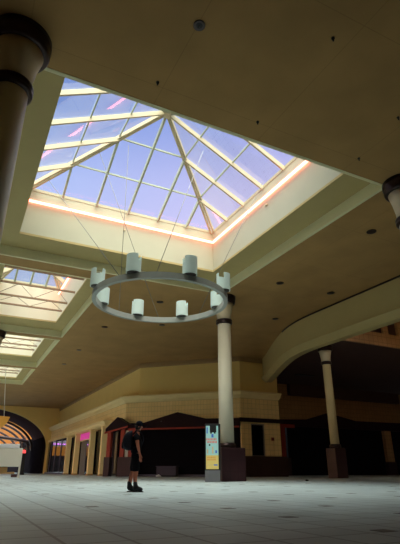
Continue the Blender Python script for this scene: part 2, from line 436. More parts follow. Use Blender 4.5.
# ------------------------------------------------------------------ small ceiling fittings
def sprinkler(x, y, r, group, label):
    o = MB().lathe([(r * .35, -.10), (r * .5, -.09), (r * .5, -.04), (r, -.03), (r, .01)], (0, 0, 0), 16).build('sprinkler_head', 'black')
    o.location = (x, y, CEIL); return tag(o, label, 'sprinkler', group)
G1 = 'sprinkler heads on the near dark ceiling'
for x, y, w in ((2.96, 8.33, 'just above the peak of the large skylight'), (6.01, 8.41, 'midway along the near edge of the large skylight'),
                (6.04, 5.35, 'highest in the upper right, far from the skylight'), (9.76, 8.38, 'close to the cut-off column at the right edge'),
                (9.4, 6.52, 'at the extreme right edge above the cut-off column')):
    sprinkler(x, y, .04, G1, 'tiny dark sprinkler head ' + w)
def downlight(x, y, where, z=CEIL):
    t = thing('downlight', 'small dark unlit ceiling downlight ' + where, 'ceiling light', (x, y, z), 0, 'unlit downlights on the far ceiling')
    MB().lathe([(.17, -.015), (.20, -.02), (.20, .01), (.17, .01)], (0, 0, 0), 20).build('trim_ring', 'bronze', t)
    MB().lathe([(.165, -.012), (.05, -.004)], (0, 0, 0), 20).build('lens', 'black', t)
    return t
for x, y, w in ((13.76, 11.8, 'just below the cut-off column at the right'), (13.74, 18.14, 'right of and above the centre column capital'),
                (17.14, 23.4, 'by the left end of the curved bulkhead line'), (17.12, 18.11, 'above the middle of the curved bulkhead'),
                (11.09, 27.96, 'just below the far rim of the chandelier'), (9.23, 23.71, 'seen inside the chandelier ring'),
                (7.74, 30.16, 'below the left side of the chandelier'), (7.69, 37.53, 'right of the middle corridor skylight'),
                (7.7, 43.57, 'nearest the corridor end, right of the farthest skylight')):
    downlight(x, y, w)
sp = thing('ceiling_speaker', 'round black ceiling fitting with grey rim near the top of the view', 'ceiling speaker', (3.18, 6.41, CEIL))
MB().lathe([(.105, -.02), (.13, -.03), (.13, 0), (.105, 0)], (0, 0, 0), 28).build('rim', 'rim', sp)
MB().lathe([(.11, -.015), (.06, -.022), (.03, -.02)], (0, 0, 0), 24).build('cone', 'black', sp)
MB().lathe([(.012, -.04), (.018, -.02)], (.01, .01, 0), 14).build('centre_cap', 'rim', sp)
for lab, x, y, z, ax in (('small pale box sensor on the right wall of the large skylight well', 10.40, 14.27, 11.2, 'x'), ('small pale box sensor on the far wall of the large skylight well', 5.52, 19.33, 11.2, 'y')):
    o = MB().box(-.045, .045, -.06, .06, -.045, .045).build('wall_sensor', 'capital', bevel=.015); o.location = (x - (.04 if ax == 'x' else 0), y - (.04 if ax == 'y' else 0), z)
    tag(o, lab, 'sensor')

# ------------------------------------------------------------------ walls round the hall
ADDED_WIN = [(y, y + 6.6, .6, 6.2) for y in (25, 33, 41, 49, 57, 65)]  # unseen left windows, added to bring warm daylight into the corridor
struct(MB().holed('x', -10.8, -10.5, [-14.5, 78.5], [0, CEIL], ADDED_WIN).build('wall_left', 'back_wall'))
for k, (ya, yb, za, zb) in enumerate(ADDED_WIN):
    f = MB()
    for y in (ya, ya + 2.2, ya + 4.4, yb - .1): f.box(-10.7, -10.6, y, y + .1, za, zb)
    for z in (za, za + 2.7, zb - .1): f.box(-10.69, -10.61, ya, yb, z, z + .1)
    w = struct(f.build('window_%d' % (k + 2), 'grey'))  # frame of an added side window
    MB().box(-10.66, -10.65, ya, yb, za, zb).build('glass_pane', 'glass', w)
struct(MB().box(-10.8, 52, -14.8, -14.5, 0, 12).build('wall_behind', 'back_wall'))
struct(MB().box(52, 52.3, -14.8, 60, 0, 12).build('wall_far_right', 'wing_black'))  # black base colour stands in for the unlit depth of the wing
# right-hand upper wall: along the corridor, splayed, then facing the hall
UP = [(14.0, 78.3), (14.0, 40.3), (20.6, 33.7), (24.4, 33.7)]
LO = [(13.1, 78.3), (13.1, 41.0), (20.5, 33.6), (24.35, 33.6)]
struct(MB().sweep(UP, [(0, 6.4), (-.25, 6.4), (-.25, CEIL), (0, CEIL)]).build('wall_right_upper', 'upper_wall'))
struct(MB().sweep(UP, [(.10, CEIL - .30), (0, CEIL - .40), (0, CEIL), (.10, CEIL)]).build('trim_20', 'brown_trim'))
# cornice, with a roof strip back to the upper wall
struct(MB().sweep(LO, [(.10, 6.02), (.16, 6.10), (.34, 6.22), (.42, 6.40), (.52, 6.44), (.52, 6.56), (-.9, 6.56), (-.9, 6.40), (0, 6.40), (0, 6.02)]).build('trim_21', 'cornice'))
# lower wall: fascia over the shops
struct(MB().sweep(LO[:3], [(0, 4.3), (-.3, 4.3), (-.3, 6.4), (0, 6.4)]).build('wall_right_lower', 'wall_tile'))
# piece of wall facing the hall with the narrow side window
struct(MB().holed('y', 33.6, 33.9, [20.5, 24.35], [0, 6.4], [(21.45, 22.75, 1.5, 4.0)]).build('wall_back', 'wall_tile'))
struct(MB().box(20.45, 24.75, 33.42, 33.62, 0, 1.52).build('trim_22', 'granite'))
struct(MB().box(20.3, 24.5, 33.30, 33.60, 4.12, 4.42).build('trim_23', 'maroon'))
wn = struct(MB().box(21.45, 22.75, 33.72, 33.75, 1.5, 4.0).build('window_1', 'shop_glass'))
wf = MB()
wf.box(21.45, 21.53, 33.66, 33.8, 1.5, 4.0).box(22.67, 22.75, 33.66, 33.8, 1.5, 4.0).box(21.53, 22.67, 33.66, 33.8, 1.5, 1.58).box(21.53, 22.67, 33.66, 33.8, 3.92, 4.0)
wf.build('window_frame', 'grey', wn)
fa = thing('fire_alarm', 'small dark red fire alarm on the cream wall right of the narrow window', 'fire alarm', (23.5, 33.6, 2.85))
MB().box(-.13, .13, -.08, 0, -.13, .13).build('housing', 'red', fa, bevel=.02)
MB().lathe([(.07, 0), (.05, .04)], (0, 0, 0), 16).build('sounder', 'black', fa).rotation_euler = (PI / 2, 0, 0)
[setattr(o, 'location', (0, -.08, 0)) for o in fa.children if o.name.startswith('sounder')]
# dark rooms behind the shop fronts
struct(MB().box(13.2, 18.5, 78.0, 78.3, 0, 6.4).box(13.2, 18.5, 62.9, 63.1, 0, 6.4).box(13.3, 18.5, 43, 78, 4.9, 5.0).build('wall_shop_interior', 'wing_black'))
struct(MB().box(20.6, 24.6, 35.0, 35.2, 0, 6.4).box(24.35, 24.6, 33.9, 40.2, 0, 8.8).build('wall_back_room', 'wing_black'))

struct(MB().box(18.2, 18.5, 43, 78, 0, 6.4).build('wall_shop_back', 'shop_back'))

# ------------------------------------------------------------------ side wing: bulkhead, ceiling, far shop
BH = [(18.5, -14.5), (18.5, 21.5), (18.62, 23.2), (19.05, 25.0), (19.8, 26.9), (20.95, 29.4), (22.2, 32.0), (22.9, 33.6)]
def smooth(path, k0, n=6):
    """Catmull-Rom rounding of a plan polyline from point k0 on"""
    out = []
    P = [Vector((p[0], p[1])) for p in path]
    for i in range(k0, len(P)):
        a, b = P[i - 1], P[i]; z0 = P[i - 2] if i > 1 else a; z1 = P[i + 1] if i + 1 < len(P) else b
        for q in range(0 if i == k0 else 1, n + 1):
            t = q / n
            if i == k0 and q == 0: continue
            out.append(.5 * ((2 * a) + (b - z0) * t + (2 * z0 - 5 * a + 4 * b - z1) * t * t + (3 * a - z0 - 3 * b + z1) * t ** 3))
    return [(p.x, p.y) for p in out]
BH = [(18.5, -14.5), (18.5, 19.0)] + smooth([(18.5, 17.0), (18.5, 19.0)] + BH[1:], 2)
struct(MB().sweep(BH, [(0, 7.92), (0, CEIL), (.7, CEIL), (.7, 7.46), (.16, 7.44), (-.16, 7.80), (-.16, 7.88)]).build('wall_right_bulkhead', 'bulkhead'))
struct(MB().sweep(BH[:22], [(.02, CEIL - .10), (-.03, CEIL - .10), (-.03, CEIL + .02), (.02, CEIL + .02)]).build('trim_27', 'bronze'))  # dark strip standing in for the shadow line where bulkhead meets ceiling
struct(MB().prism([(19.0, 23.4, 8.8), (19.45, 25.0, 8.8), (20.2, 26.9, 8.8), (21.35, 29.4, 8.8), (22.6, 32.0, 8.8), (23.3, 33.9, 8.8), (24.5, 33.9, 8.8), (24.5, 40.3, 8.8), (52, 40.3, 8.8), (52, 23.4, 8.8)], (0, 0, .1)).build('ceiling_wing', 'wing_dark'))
wb = MB().box(19.3, 52, 23.38, 23.6, 8.78, 9.72)
for x in (19.5, 23.2, 26.8, 28.3, 31.5, 35.0, 38.0): wb.box(x, x + .5, 23.4, 23.6, 9.72, 11)
struct(wb.build('trim_24', 'brown_wall'))
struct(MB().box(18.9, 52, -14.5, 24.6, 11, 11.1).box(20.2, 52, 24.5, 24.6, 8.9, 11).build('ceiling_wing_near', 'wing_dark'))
struct(MB().box(24.6, 52, 40.0, 40.3, 5.2, 8.8).build('wall_wing_back', 'brown_wall'))
struct(MB().box(30.2, 46, 39.5, 40.0, 7.66, 8.8).build('trim_25', 'wing_dark'))
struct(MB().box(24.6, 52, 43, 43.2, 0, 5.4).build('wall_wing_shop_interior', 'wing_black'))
sf = thing('shopfront', 'nearly black gabled shopfront in the side wing behind the slim column', 'shopfront', (35, 39.9, 0))
MB().prism([(-10.4, 0, 4.55), (-10.4, 0, 5.2), (-6.1, 0, 5.18), (-2.9, 0, 5.3), (0, 0, 6.08), (3.8, 0, 5.42), (11, 0, 5.46), (11, 0, 4.55)], (0, -.35, 0)).build('gable', 'maroon', sf)
MB().box(-5.2, 11, .1, .16, 0, 4.6).build('shutter', 'shutter', sf)
MB().box(-6.8, -4.6, -.42, -.34, 4.40, 4.72).build('red_strip', 'red', sf)
MB().box(-6.35, -5.75, -.3, .2, 1.6, 4.55).build('pillar', 'red', sf)
MB().box(-10.4, -5.3, -.4, .2, 0, 1.6).build('pillar_base', 'granite', sf)
MB().box(-10.4, -6.35, .1, .16, 1.6, 4.6).build('side_panel', 'shutter', sf)
MB().box(7.9, 8.9, -.3, .2, 1.3, 4.8).build('pillar', 'brown_wall', sf)
MB().box(7.8, 9.0, -.4, .2, 0, 1.3).build('pillar_base', 'granite', sf)
cv = thing('ceiling_vent', 'narrow black slot vent on the dark wing ceiling left of the slim column', 'vent', (28.6, 35.0, 8.8))
MB().box(-1.0, 1.0, -.25, .25, -.05, 0).build('frame', 'black', cv)
for k in range(4): MB().box(-.95, .95, -.2 + .11 * k, -.15 + .11 * k, -.07, -.05).build('slat', 'dark_grey', cv)

# ------------------------------------------------------------------ splayed gabled shopfront behind the person
RZ = -PI / 4
gs = thing('shopfront', 'wide closed shopfront with dark low gable and shutter behind the person', 'shopfront', (13.1, 41.0, 0), RZ)
MB().prism([(1.1, -.35, 3.72), (1.1, -.35, 4.12), (1.6, -.35, 4.16), (5.05, -.35, 5.02), (7.6, -.35, 4.42), (10.4, -.35, 4.38), (10.4, -.35, 3.72)], (0, .3, 0)).build('gable', 'maroon', gs)
MB().box(1.1, 10.4, -.42, -.34, 3.66, 3.78).build('red_strip', 'red', gs)
MB().box(1.3, 10.4, .10, .16, 0, 4.3).build('shutter', 'shutter', gs)
MB().box(1.3, 10.4, -.02, .10, .02, .16).build('bottom_rail', 'rail', gs)
MB().lathe([(.05, 0), (.05, .03)], (0, 0, 0), 10).build('gable_light', 'grey', gs).location = (3.6, -.38, 4.3)
# small gabled entrance bay at the corner
ge = thing('shop_entrance', 'small entrance bay with red pillars under a little dark gable roof behind the person', 'entrance', (13.1, 41.0, 0), RZ)
MB().prism([(-1.35, -1.0, 3.42), (-1.35, -1.0, 3.78), (-.28, -1.0, 4.72), (.75, -1.0, 4.12), (.75, -1.0, 3.78)], (0, .95, 0)).build('gable_roof', 'maroon', ge)
MB().prism([(-1.40, -1.05, 3.36), (-1.40, -1.05, 3.50), (.78, -1.05, 3.98), (.78, -1.05, 3.84)], (0, .06, 0)).build('red_strip', 'red', ge)
MB().box(.70, 1.45, -.75, -.05, 3.45, 4.1).build('side_roof', 'maroon', ge)
MB().box(.72, 1.40, -.78, -.74, 3.30, 3.80).build('red_strip', 'red', ge)
for x0, x1 in ((-1.15, -.82), (.12, .48)):
    MB().box(x0, x1, -.95, -.55, 1.5, 3.75).build('pillar', 'red', ge)
MB().box(.52, .80, -.80, -.5, 1.5, 3.6).build('pale_panel', 'white', ge)
MB().box(.80, 1.30, -.72, -.45, 1.5, 3.6).build('pillar', 'red', ge)
MB().box(-1.3, -.78, -1.0, -.4, 0, 1.5).build('pillar_base', 'granite', ge)
MB().box(.0, 1.35, -1.0, -.4, 0, 1.5).build('pillar_base', 'granite', ge)
MB().box(-.62, -.40, -.5, -.3, .2, 3.6).build('door_post', 'back_wall', ge)
MB().box(-.40, .1, -.35, -.3, 0, 3.6).build('door', 'shutter', ge)
# low box and paper before the shutter
e1 = Vector((math.cos(RZ), math.sin(RZ), 0)); e2 = Vector((-math.sin(RZ), math.cos(RZ), 0)); O = Vector((13.1, 41.0, 0))
bx = thing('low_box', 'low dark grey box on the floor in front of the wide dark shutter', 'box', tuple(O + e1 * 4.35 - e2 * .55), RZ)
MB().box(-.85, .85, -.3, .3, .1, .74).build('body', 'dark_grey', bx, bevel=.03)
MB().box(-.9, .9, -.34, .34, .74, .80).build('lid', 'dark_grey', bx)
MB().box(-.8, .8, -.26, .26, 0, .1).build('base', 'black', bx)
pp = MB().prism([(-.22, -.1, 0), (.2, -.12, 0), (.24, .1, .05), (.02, .03, .15), (-.2, .12, .06)], (0, 0, .03)).build('crumpled_paper', 'paper')
pp.location = O + e1 * 3.9 - e2 * 1.3; tag(pp, 'crumpled white paper on the floor before the low dark box', 'paper')

# ------------------------------------------------------------------ corridor shops on the right
ps = thing('shopfront', 'cream shopfront of square piers beneath a long moulded lintel in the corridor', 'shopfront', (12.8, 54, 0))
for y in (62.0, 57.2, 50.4, 45.9):
    p = MB().box(-.40, .12, y - 54 - .28, y - 54 + .28, .12, 4.35).build('pier', 'cornice', ps)
    MB().box(-.46, .15, y - 54 - .33, y - 54 + .33, 0, .14).build('pier_base', 'wood', p)
    MB().box(-.48, .16, y - 54 - .35, y - 54 + .35, 4.2, 4.36).build('pier_cap', 'cornice', p)
MB().sweep([(0, 9.2), (0, -9.0)], [(.30, 4.36), (.45, 4.50), (.45, 4.66), (.62, 4.78), (.62, 4.9), (-.3, 4.9), (-.3, 4.36)]).build('lintel', 'cornice', ps)
for ya, yb in ((57.7, 61.5), (50.9, 56.7), (46.4, 49.9)):
    MB().box(.25, .29, ya - 54, yb - 54, .1, 4.3).build('glass_pane', 'shop_glass', ps)
MB().box(.2, .34, 52.6 - 54, 52.75 - 54, 0, 4.3).build('mullion', 'dark_grey', ps)
MB().box(.22, .5, 54.2 - 54, 56.7 - 54, 0, 3.6).build('door_panel', 'grey', ps)
ss = thing('shop_sign', 'bright magenta sign panel over the door between the cream piers', 'sign', (12.95, 53.8, 3.97))
MB().box(-.12, .0, -2.9, 2.9, -.36, .32).build('sign_face', 'pink_sign', ss)
MB().box(-.14, .06, -2.95, 2.95, -.46, -.36).build('frame', 'cornice', ss)
gw = thing('glazed_shopfront', 'dark glazed shopfront with slim posts at the far end of the corridor', 'shopfront', (12.9, 70.5, 0))
for y in (63.6, 67.6, 71.6, 75.2):
    MB().box(-.08, .08, y - 70.5 - .3, y - 70.5 + .1, 0, 4.6).build('mullion', 'dark_grey', gw)
for ya, yb in ((63.7, 67.3), (67.7, 71.3), (71.7, 74.9), (75.3, 77.8)):
    MB().box(-.02, .02, ya - 70.5, yb - 70.5, .2, 4.4).build('glass_pane', 'shop_glass', gw)
MB().box(-.15, .15, -7.2, 7.5, 4.4, 4.7).build('head_rail', 'cornice', gw)
MB().box(-.12, .12, -7.2, 7.5, 0, .2).build('sill_rail', 'rail', gw)

# ------------------------------------------------------------------ arch at the end of the corridor and vaulted gallery
A0, AA, AS, AP = 2.6, 10.0, 3.6, 5.55
def arc(n, a=AA, h=AP, z=AS, x=A0): return [(x + a * math.cos(PI * i / n), z + h * math.sin(PI * i / n)) for i in range(n + 1)]
m = MB(); pts = arc(48)
for i in range(48):
    (xa, za), (xb, zb) = pts[i], pts[i + 1]
    m.prism([(xa, 78, za), (xb, 78, zb), (xb, 78, 9.6), (xa, 78, 9.6)], (0, .5, 0))
m.box(-10.6, A0 - AA, 78, 78.5, 0, 9.6).box(A0 + AA, 14.2, 78, 78.5, 0, 9.6)
struct(m.build('wall_end', 'upper_wall'))
m = MB(); pts2 = arc(48, AA - .05, AP - .05)
for i in range(48):
    (xa, za), (xb, zb) = pts2[i], pts2[i + 1]
    m.prism([(xa, 78.5, za), (xb, 78.5, zb), (xb * 1.03 - .08, 78.5, zb + .2), (xa * 1.03 - .08, 78.5, za + .2)], (0, 11.5, 0))
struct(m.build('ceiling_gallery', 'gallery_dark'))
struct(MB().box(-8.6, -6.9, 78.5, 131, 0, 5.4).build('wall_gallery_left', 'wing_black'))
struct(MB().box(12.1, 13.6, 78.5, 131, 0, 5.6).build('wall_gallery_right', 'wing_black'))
struct(MB().box(-8, 8.8, 131, 131.3, 6.2, 9.6).build('added_gable_panel', 'shop_back'))  # unseen panel, added to carry violet into the glass reflections
v2 = MB().tube([(-7.5, 130.9, 6.7), (8.6, 130.9, 6.7)], .08, 8).build('neon_tube', 'violet'); tag(v2, 'added violet glow tube out of view past the end arch', 'neon light')  # added violet source, only met as purple in the shop glass
vt = thing('vaulted_skylight', 'dark ribbed barrel vault of orange glowing panes beyond the end arch', 'vaulted roof', (A0, 90, 0))
pv = arc(28, AA - .5, AP - .25, AS, 0)
for y in (90, 95, 102, 112, 126):
    MB().tube([(x, y - 90, z) for x, z in pv], .22, 6).build('rib', 'bronze', vt)
for i in (4, 10, 18, 24):
    x, z = pv[i]; MB().beam((x, 0, z), (x, 36, z), .10, .14).build('purlin', 'bronze', vt)
g = MB()
for i in range(28):
    (xa, za), (xb, zb) = pv[i], pv[i + 1]
    g.bm.faces.new([g.bm.verts.new(v) for v in ((xa, 0, za + .25), (xb, 0, zb + .25), (xb, 36, zb + .25), (xa, 36, za + .25))])
g.build('glass_pane', 'glass', vt)
MB().tube([(x, 4.2, 5.2 + .9 * (1 - (x / 9.6) ** 2)) for x in (-9.6, -7, -4, 0, 4, 7, 9.6)], .28, 8).build('tie_beam', 'bronze', vt)
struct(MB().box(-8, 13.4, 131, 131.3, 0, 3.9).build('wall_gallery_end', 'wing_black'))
lp = thing('pedestal_light', 'dark slim pedestal with a small red light beyond the white cart', 'light', (7.35, 61, 0))
MB().box(-.35, .35, -.35, .35, 0, .2).build('base', 'black', lp)
MB().box(-.25, .25, -.25, .25, .2, 2.3).build('post', 'black', lp)
MB().lathe([(.2, 2.3), (.26, 2.4), (.22, 2.6), (.05, 2.68)], (0, 0, 0), 16).build('lamp', 'red_light', lp)

# ------------------------------------------------------------------ cart and hanging sign
kc = thing('retail_cart', 'white panelled retail cart with an open wooden shelf at the left edge', 'cart', (2.9, 36.4, 0), math.radians(-6)); kc.scale = (.97, .97, .94)
MB().box(-1.6, 1.45, -.55, .55, .75, 2.0).build('body_panel', 'white', kc, bevel=.03)
MB().box(-1.6, 1.2, -.6, .6, 2.0, 2.28).build('counter_top', 'paper', kc, bevel=.03)
for x in (-1.55, 1.33):
    for y in (-.5, .4): MB().box(x, x + .12, y, y + .12, 0, .75).build('leg', 'white', kc)
MB().box(-1.5, 1.1, -.45, .45, .28, .40).build('shelf', 'wood', kc)
MB().box(-1.5, .6, -.35, .45, .40, .72).build('crate', 'wood', kc, bevel=.02)
MB().box(.9, 1.3, -.4, .4, .05, .25).build('drawer', 'wing_dark', kc)
hs = thing('hanging_sign', 'orange panel sign hanging on one long pale cable above the cart', 'hanging sign', (3.2, 48, 4.2))
MB().prism([(-.9, 0, 1.0), (.95, 0, .85), (.75, 0, .3), (.4, 0, -.1), (-.9, 0, -.3)], (0, .15, 0)).build('panel', 'orange', hs)
MB().beam((-.9, .07, -.36), (.2, .07, -.2), .2, .18).build('edge_strip', 'teal', hs)
MB().tube([(.42, .07, .86), (-.17, .07, STEP - 4.2 + .05)], .03, 6).build('cable', 'white_cable', hs)

# ------------------------------------------------------------------ advertising totem
tt = thing('advertising_totem', 'slim lit advertising totem with a blue and yellow poster beside the column', 'advertising sign', (10.82, 20.38, 0), math.radians(-27)); tt.scale = (.96, .96, .925)
MB().box(-.36, .36, -.18, .18, 0, .52).build('base', 'grey', tt, bevel=.02)
MB().box(-.36, .40, -.16, .16, .52, 2.72).build('housing', 'black', tt, bevel=.02)
pm = MB()
def patch(x0, x1, z0, z1, mi, y=-.168):
    b = pm.bm
    f = b.faces.new([b.verts.new(v) for v in ((x0, y, z0), (x1, y, z0), (x1, y, z1), (x0, y, z1))]); f.material_index = mi
    y2 = y + .004
    for q in (((x0, y2, z0), (x1, y2, z0), (x1, y, z0), (x0, y, z0)), ((x0, y, z1), (x1, y, z1), (x1, y2, z1), (x0, y2, z1))):
        f = b.faces.new([b.verts.new(v) for v in q]); f.material_index = mi
W0, W1 = -.31, .29
patch(W0, W1, 1.22, 2.62, 0); patch(W0, W1, .58, 1.22, 1)
patch(-.12, .20, 2.30, 2.62, 5, -.170); patch(-.10, -.02, 2.24, 2.36, 5, -.171); patch(.08, .16, 2.24, 2.34, 5, -.171)
patch(-.04, .06, 2.06, 2.22, 3, -.170); patch(-.28, -.22, 2.25, 2.55, 3, -.170)
for row, (a_, b_) in enumerate(((-.29, .22), (-.26, .25))):                    # two lines of unreadable red lettering
    x = a_
    while x < b_ - .03:
        w = random.choice((.035, .05, .06)); z = 1.92 - row * .13
        patch(x, x + w * .75, z, z + .10, 2, -.170); x += w + .012
patch(-.02, .05, 1.30, 1.62, 6, -.170); patch(-.27, -.20, 1.30, 1.5, 6, -.170); patch(.14, .22, 1.32, 1.45, 3, -.170); patch(-.17, -.10, 1.66, 1.74, 5, -.170)
for row in range(2):
    x = -.27
    while x < .14:
        w = random.choice((.03, .04, .05)); z = 1.08 - row * .10
        patch(x, x + w * .75, z, z + .07, 4, -.170); x += w + .012
patch(.06, .24, .74, .80, 3, -.170); patch(-.26, .04, .755, .775, 6, -.170)
pm.build('poster', 'p_sky', tt, mats=['p_yellow', 'p_red', 'p_blue', 'p_orange', 'black', 'p_tan'])
lt = MB().lathe([(.07, 0), (.09, .03), (.03, .07)], (0, 0, 0), 9).build('litter', 'black'); lt.location = (15.9, 20.0, 0)
tag(lt, 'tiny dark scrap of litter on the floor right of the centre column', 'litter')

# ------------------------------------------------------------------ person
PX, PY = 4.16, 12.0
FAC = math.radians(-20)
FAC = math.atan2(-.447 + .12, .895 + .05)
pe = thing('person', 'person in black cap, T-shirt, shorts and boots standing sideways with a backpack', 'person', (PX, PY, 0), FAC)
def skin(name, verts, edges, radii, material, parent, root=0, sub=2):
    me = bpy.data.meshes.new(name); me.from_pydata(verts, edges, []); me.update()
    o = bpy.data.objects.new(name, me); COL.objects.link(o); o.parent = parent
    md = o.modifiers.new('skin', 'SKIN'); md.use_smooth_shade = True; md.branch_smoothing = .6
    for i, r in enumerate(radii):
        sv = me.skin_vertices[0].data[i]; sv.radius = r if isinstance(r, tuple) else (r, r); sv.use_root = (i == root)
    sd = o.modifiers.new('sub', 'SUBSURF'); sd.levels = sub; sd.render_levels = sub
    me.materials.append(M[material])
    return o
V = []; E = []; R = []
def v(p, r, to=None):
    V.append(p); R.append(r)
    if to is not None: E.append((to, len(V) - 1))
    return len(V) - 1
HIPZ = .86
pel = v((0, 0, HIPZ), (.115, .14))
bel = v((.005, 0, 1.0), (.105, .135), pel)
che = v((-.005, 0, 1.18), (.115, .155), bel)
shl = v((-.005, 0, 1.32), (.085, .13), che)
nek = v((.03, 0, 1.41), (.052, .052), shl)
jaw = v((.055, 0, 1.47), (.062, .060), nek)
hed = v((.06, 0, 1.545), (.085, .072), jaw)
crn = v((.05, 0, 1.61), (.070, .062), hed)
nose = v((.155, 0, 1.515), (.014, .012), hed)
# arms: y<0 is the near (right) arm
for s, el, wr in ((-1, (.035, -.235, 1.09), (.095, -.225, .87)), (1, (.02, .235, 1.09), (.10, .22, .88))):
    a_ = v((.0, s * .165, 1.33), (.060, .058), shl)
    b_ = v(el, (.043, .043), a_)
    m_ = v(tuple((Vector(el) * .6 + Vector(wr) * .4)), (.040, .040), b_)
    c_ = v(wr, (.027, .030), m_)
    pl = v((wr[0] + .02, wr[1], wr[2] - .07), (.030, .020), c_)
    for k, (dx, L) in enumerate(((.030, .075), (.012, .085), (-.006, .080), (-.022, .062))):
        f1 = v((wr[0] + .02 + dx, wr[1] + s * .004, wr[2] - .115), (.0095, .0095), pl)
        f2 = v((wr[0] + .030 + dx, wr[1] - s * .008, wr[2] - .115 - L * .5), (.0088, .0088), f1)
        v((wr[0] + .034 + dx, wr[1] - s * .025, wr[2] - .112 - L * .95), (.0075, .0075), f2)
    t1 = v((wr[0] + .052, wr[1] - s * .012, wr[2] - .055), (.0115, .0115), c_)
    v((wr[0] + .068, wr[1] - s * .02, wr[2] - .10), (.0095, .0095), t1)
# legs: near (right) foot forward, far foot back
for s, kn, an, toe in ((-1, (.035, -.10, .46), (.03, -.105, .085), (.22, -.115, .045)), (1, (-.05, .09, .46), (-.115, .095, .085), (.05, .115, .045))):
    h_ = v((0 + .01 * -s, s * .09, HIPZ - .06), (.092, .088), pel)
    k_ = v(kn, (.058, .056), h_)
    cf = v(tuple(Vector(kn) * .62 + Vector(an) * .38 + Vector((-.018, 0, 0))), (.056, .052), k_)
    a_ = v(an, (.038, .036), cf)
    v((toe[0] - .03, toe[1], .045), (.026, .034), a_)
body = skin('body', V, E, R, 'skin', pe)
# clothing over the same joints
def cloth(name, mt, chain, sub=2):
    vs, es, rs = [], [], []
    for i, (p, r, to) in enumerate(chain):
        vs.append(p); rs.append(r)
        if to is not None: es.append((to, i))
    return skin(name, vs, es, rs, mt, pe, 0, sub)
cloth('t_shirt', 'shirt', [((.0, 0, 1.06), (.14, .16), None), ((0, 0, .88), (.135, .16), 0), ((-.002, 0, 1.20), (.155, .18), 0), ((-.002, 0, 1.33), (.115, .15), 2), ((.018, 0, 1.395), (.062, .064), 3),
      ((.0, -.17, 1.335), (.078, .075), 3), ((.02, -.215, 1.17), (.066, .064), 5), ((.0, .17, 1.335), (.078, .075), 3), ((.012, .215, 1.17), (.066, .064), 7)])
cloth('shorts', 'shorts', [((0, 0, .90), (.125, .152), None), ((.005, 0, .98), (.12, .15), 0), ((.008, -.095, .76), (.118, .102), 0), ((.034, -.105, .44), (.098, .092), 2), ((-.008, .09, .76), (.118, .102), 0), ((-.05, .095, .44), (.098, .092), 4)])
for s, an, toe in ((-1, (.03, -.105), (.205, -.118)), (1, (-.115, .095), (.045, .118))):
    cloth('boot', 'boot', [((an[0], an[1], .075), (.062, .062), None), ((an[0] - .012, an[1], .26), (.066, .062), 0), ((an[0] + .10, (an[1] * 2 + toe[1]) / 3, .064), (.060, .060), 0), ((toe[0] + .02, toe[1], .052), (.056, .056), 2), ((an[0] - .05, an[1], .05), (.048, .05), 0)])
    so = MB().box(an[0] - .06, toe[0] + .03, min(an[1], toe[1]) - .038, max(an[1], toe[1]) + .038, 0, .022)
    so.build('boot_sole', 'boot', pe, bevel=.012)
MB().lathe([(.094, 0), (.100, .03), (.094, .075), (.070, .115), (.03, .135)], (0, 0, 0), 24).build('cap', 'cap', pe).location = (.055, 0, 1.545)
br = MB(); br.prism([(.04, -.075, 0), (.10, -.075, -.008), (.155, -.05, -.022), (.172, 0, -.028), (.155, .05, -.022), (.10, .075, -.008), (.04, .075, 0)], (0, 0, .012))
br.build('cap_brim', 'cap', pe).location = (.075, 0, 1.556)
hm = MB().lathe([(.055, -.085), (.078, -.05), (.088, 0), (.088, .03)], (0, 0, 0), 20); hm.build('hair', 'hair', pe).location = (.030, 0, 1.545)
for s in (-1, 1):
    MB().lathe([(.003, -.016), (.012, -.010), (.016, 0), (.014, .014), (.004, .022)], (0, 0, 0), 10).build('ear', 'skin', pe).location = (.045, s * .082, 1.53)
    MB().lathe([(.002, -.008), (.008, 0), (.002, .008)], (0, 0, 0), 8).build('eye', 'eye', pe).location = (.136, s * .028, 1.535)
MB().beam((.138, -.022, 1.475), (.138, .022, 1.475), .012, .008).build('mouth', 'red', pe)
# backpack
bpk = thing('backpack', 'bulging black backpack worn on the back of the standing person', 'backpack', (PX + .035 * math.cos(FAC), PY + .035 * math.sin(FAC), 0), FAC)
m = MB()
rows = [(.96, .30, .12), (.99, .36, .20), (1.08, .40, .25), (1.20, .40, .26), (1.31, .38, .22), (1.39, .32, .15), (1.425, .22, .06)]
rings = []
for z, w, d in rows:
    rr = []
    for i in range(24):
        a_ = 2 * PI * i / 24; ca, sa = math.cos(a_), math.sin(a_)
        e_ = .55
        x = -.135 - d / 2 - .0 + (abs(ca) ** e_) * (1 if ca > 0 else -1) * d / 2; y = (abs(sa) ** e_) * (1 if sa > 0 else -1) * w / 2
        rr.append(m.bm.verts.new((x, y, z)))
    rings.append(rr)
for a_, b_ in zip(rings, rings[1:]):
    for i in range(24):
        f = m.bm.faces.new((a_[i], a_[(i + 1) % 24], b_[(i + 1) % 24], b_[i])); f.smooth = True
m.bm.faces.new(rings[0][::-1]); m.bm.faces.new(rings[-1])
m.build('main_bag', 'pack', bpk)
m = MB().box(-.405, -.34, -.13, .13, 1.0, 1.17); m.build('front_pocket', 'pack', bpk, bevel=.03)
MB().tube([(-.15, 0, 1.39), (-.17, 0, 1.43), (-.22, 0, 1.42), (-.23, 0, 1.37)], .012, 6).build('grab_handle', 'pack', bpk)
for s in (-1, 1):
    MB().tube([(-.13, s * .10, 1.34), (-.06, s * .115, 1.425), (.03, s * .12, 1.42), (.115, s * .12, 1.33), (.145, s * .13, 1.20), (.10, s * .165, 1.08), (-.12, s * .15, 1.02)], .017, 6).build('shoulder_strap', 'pack', bpk)

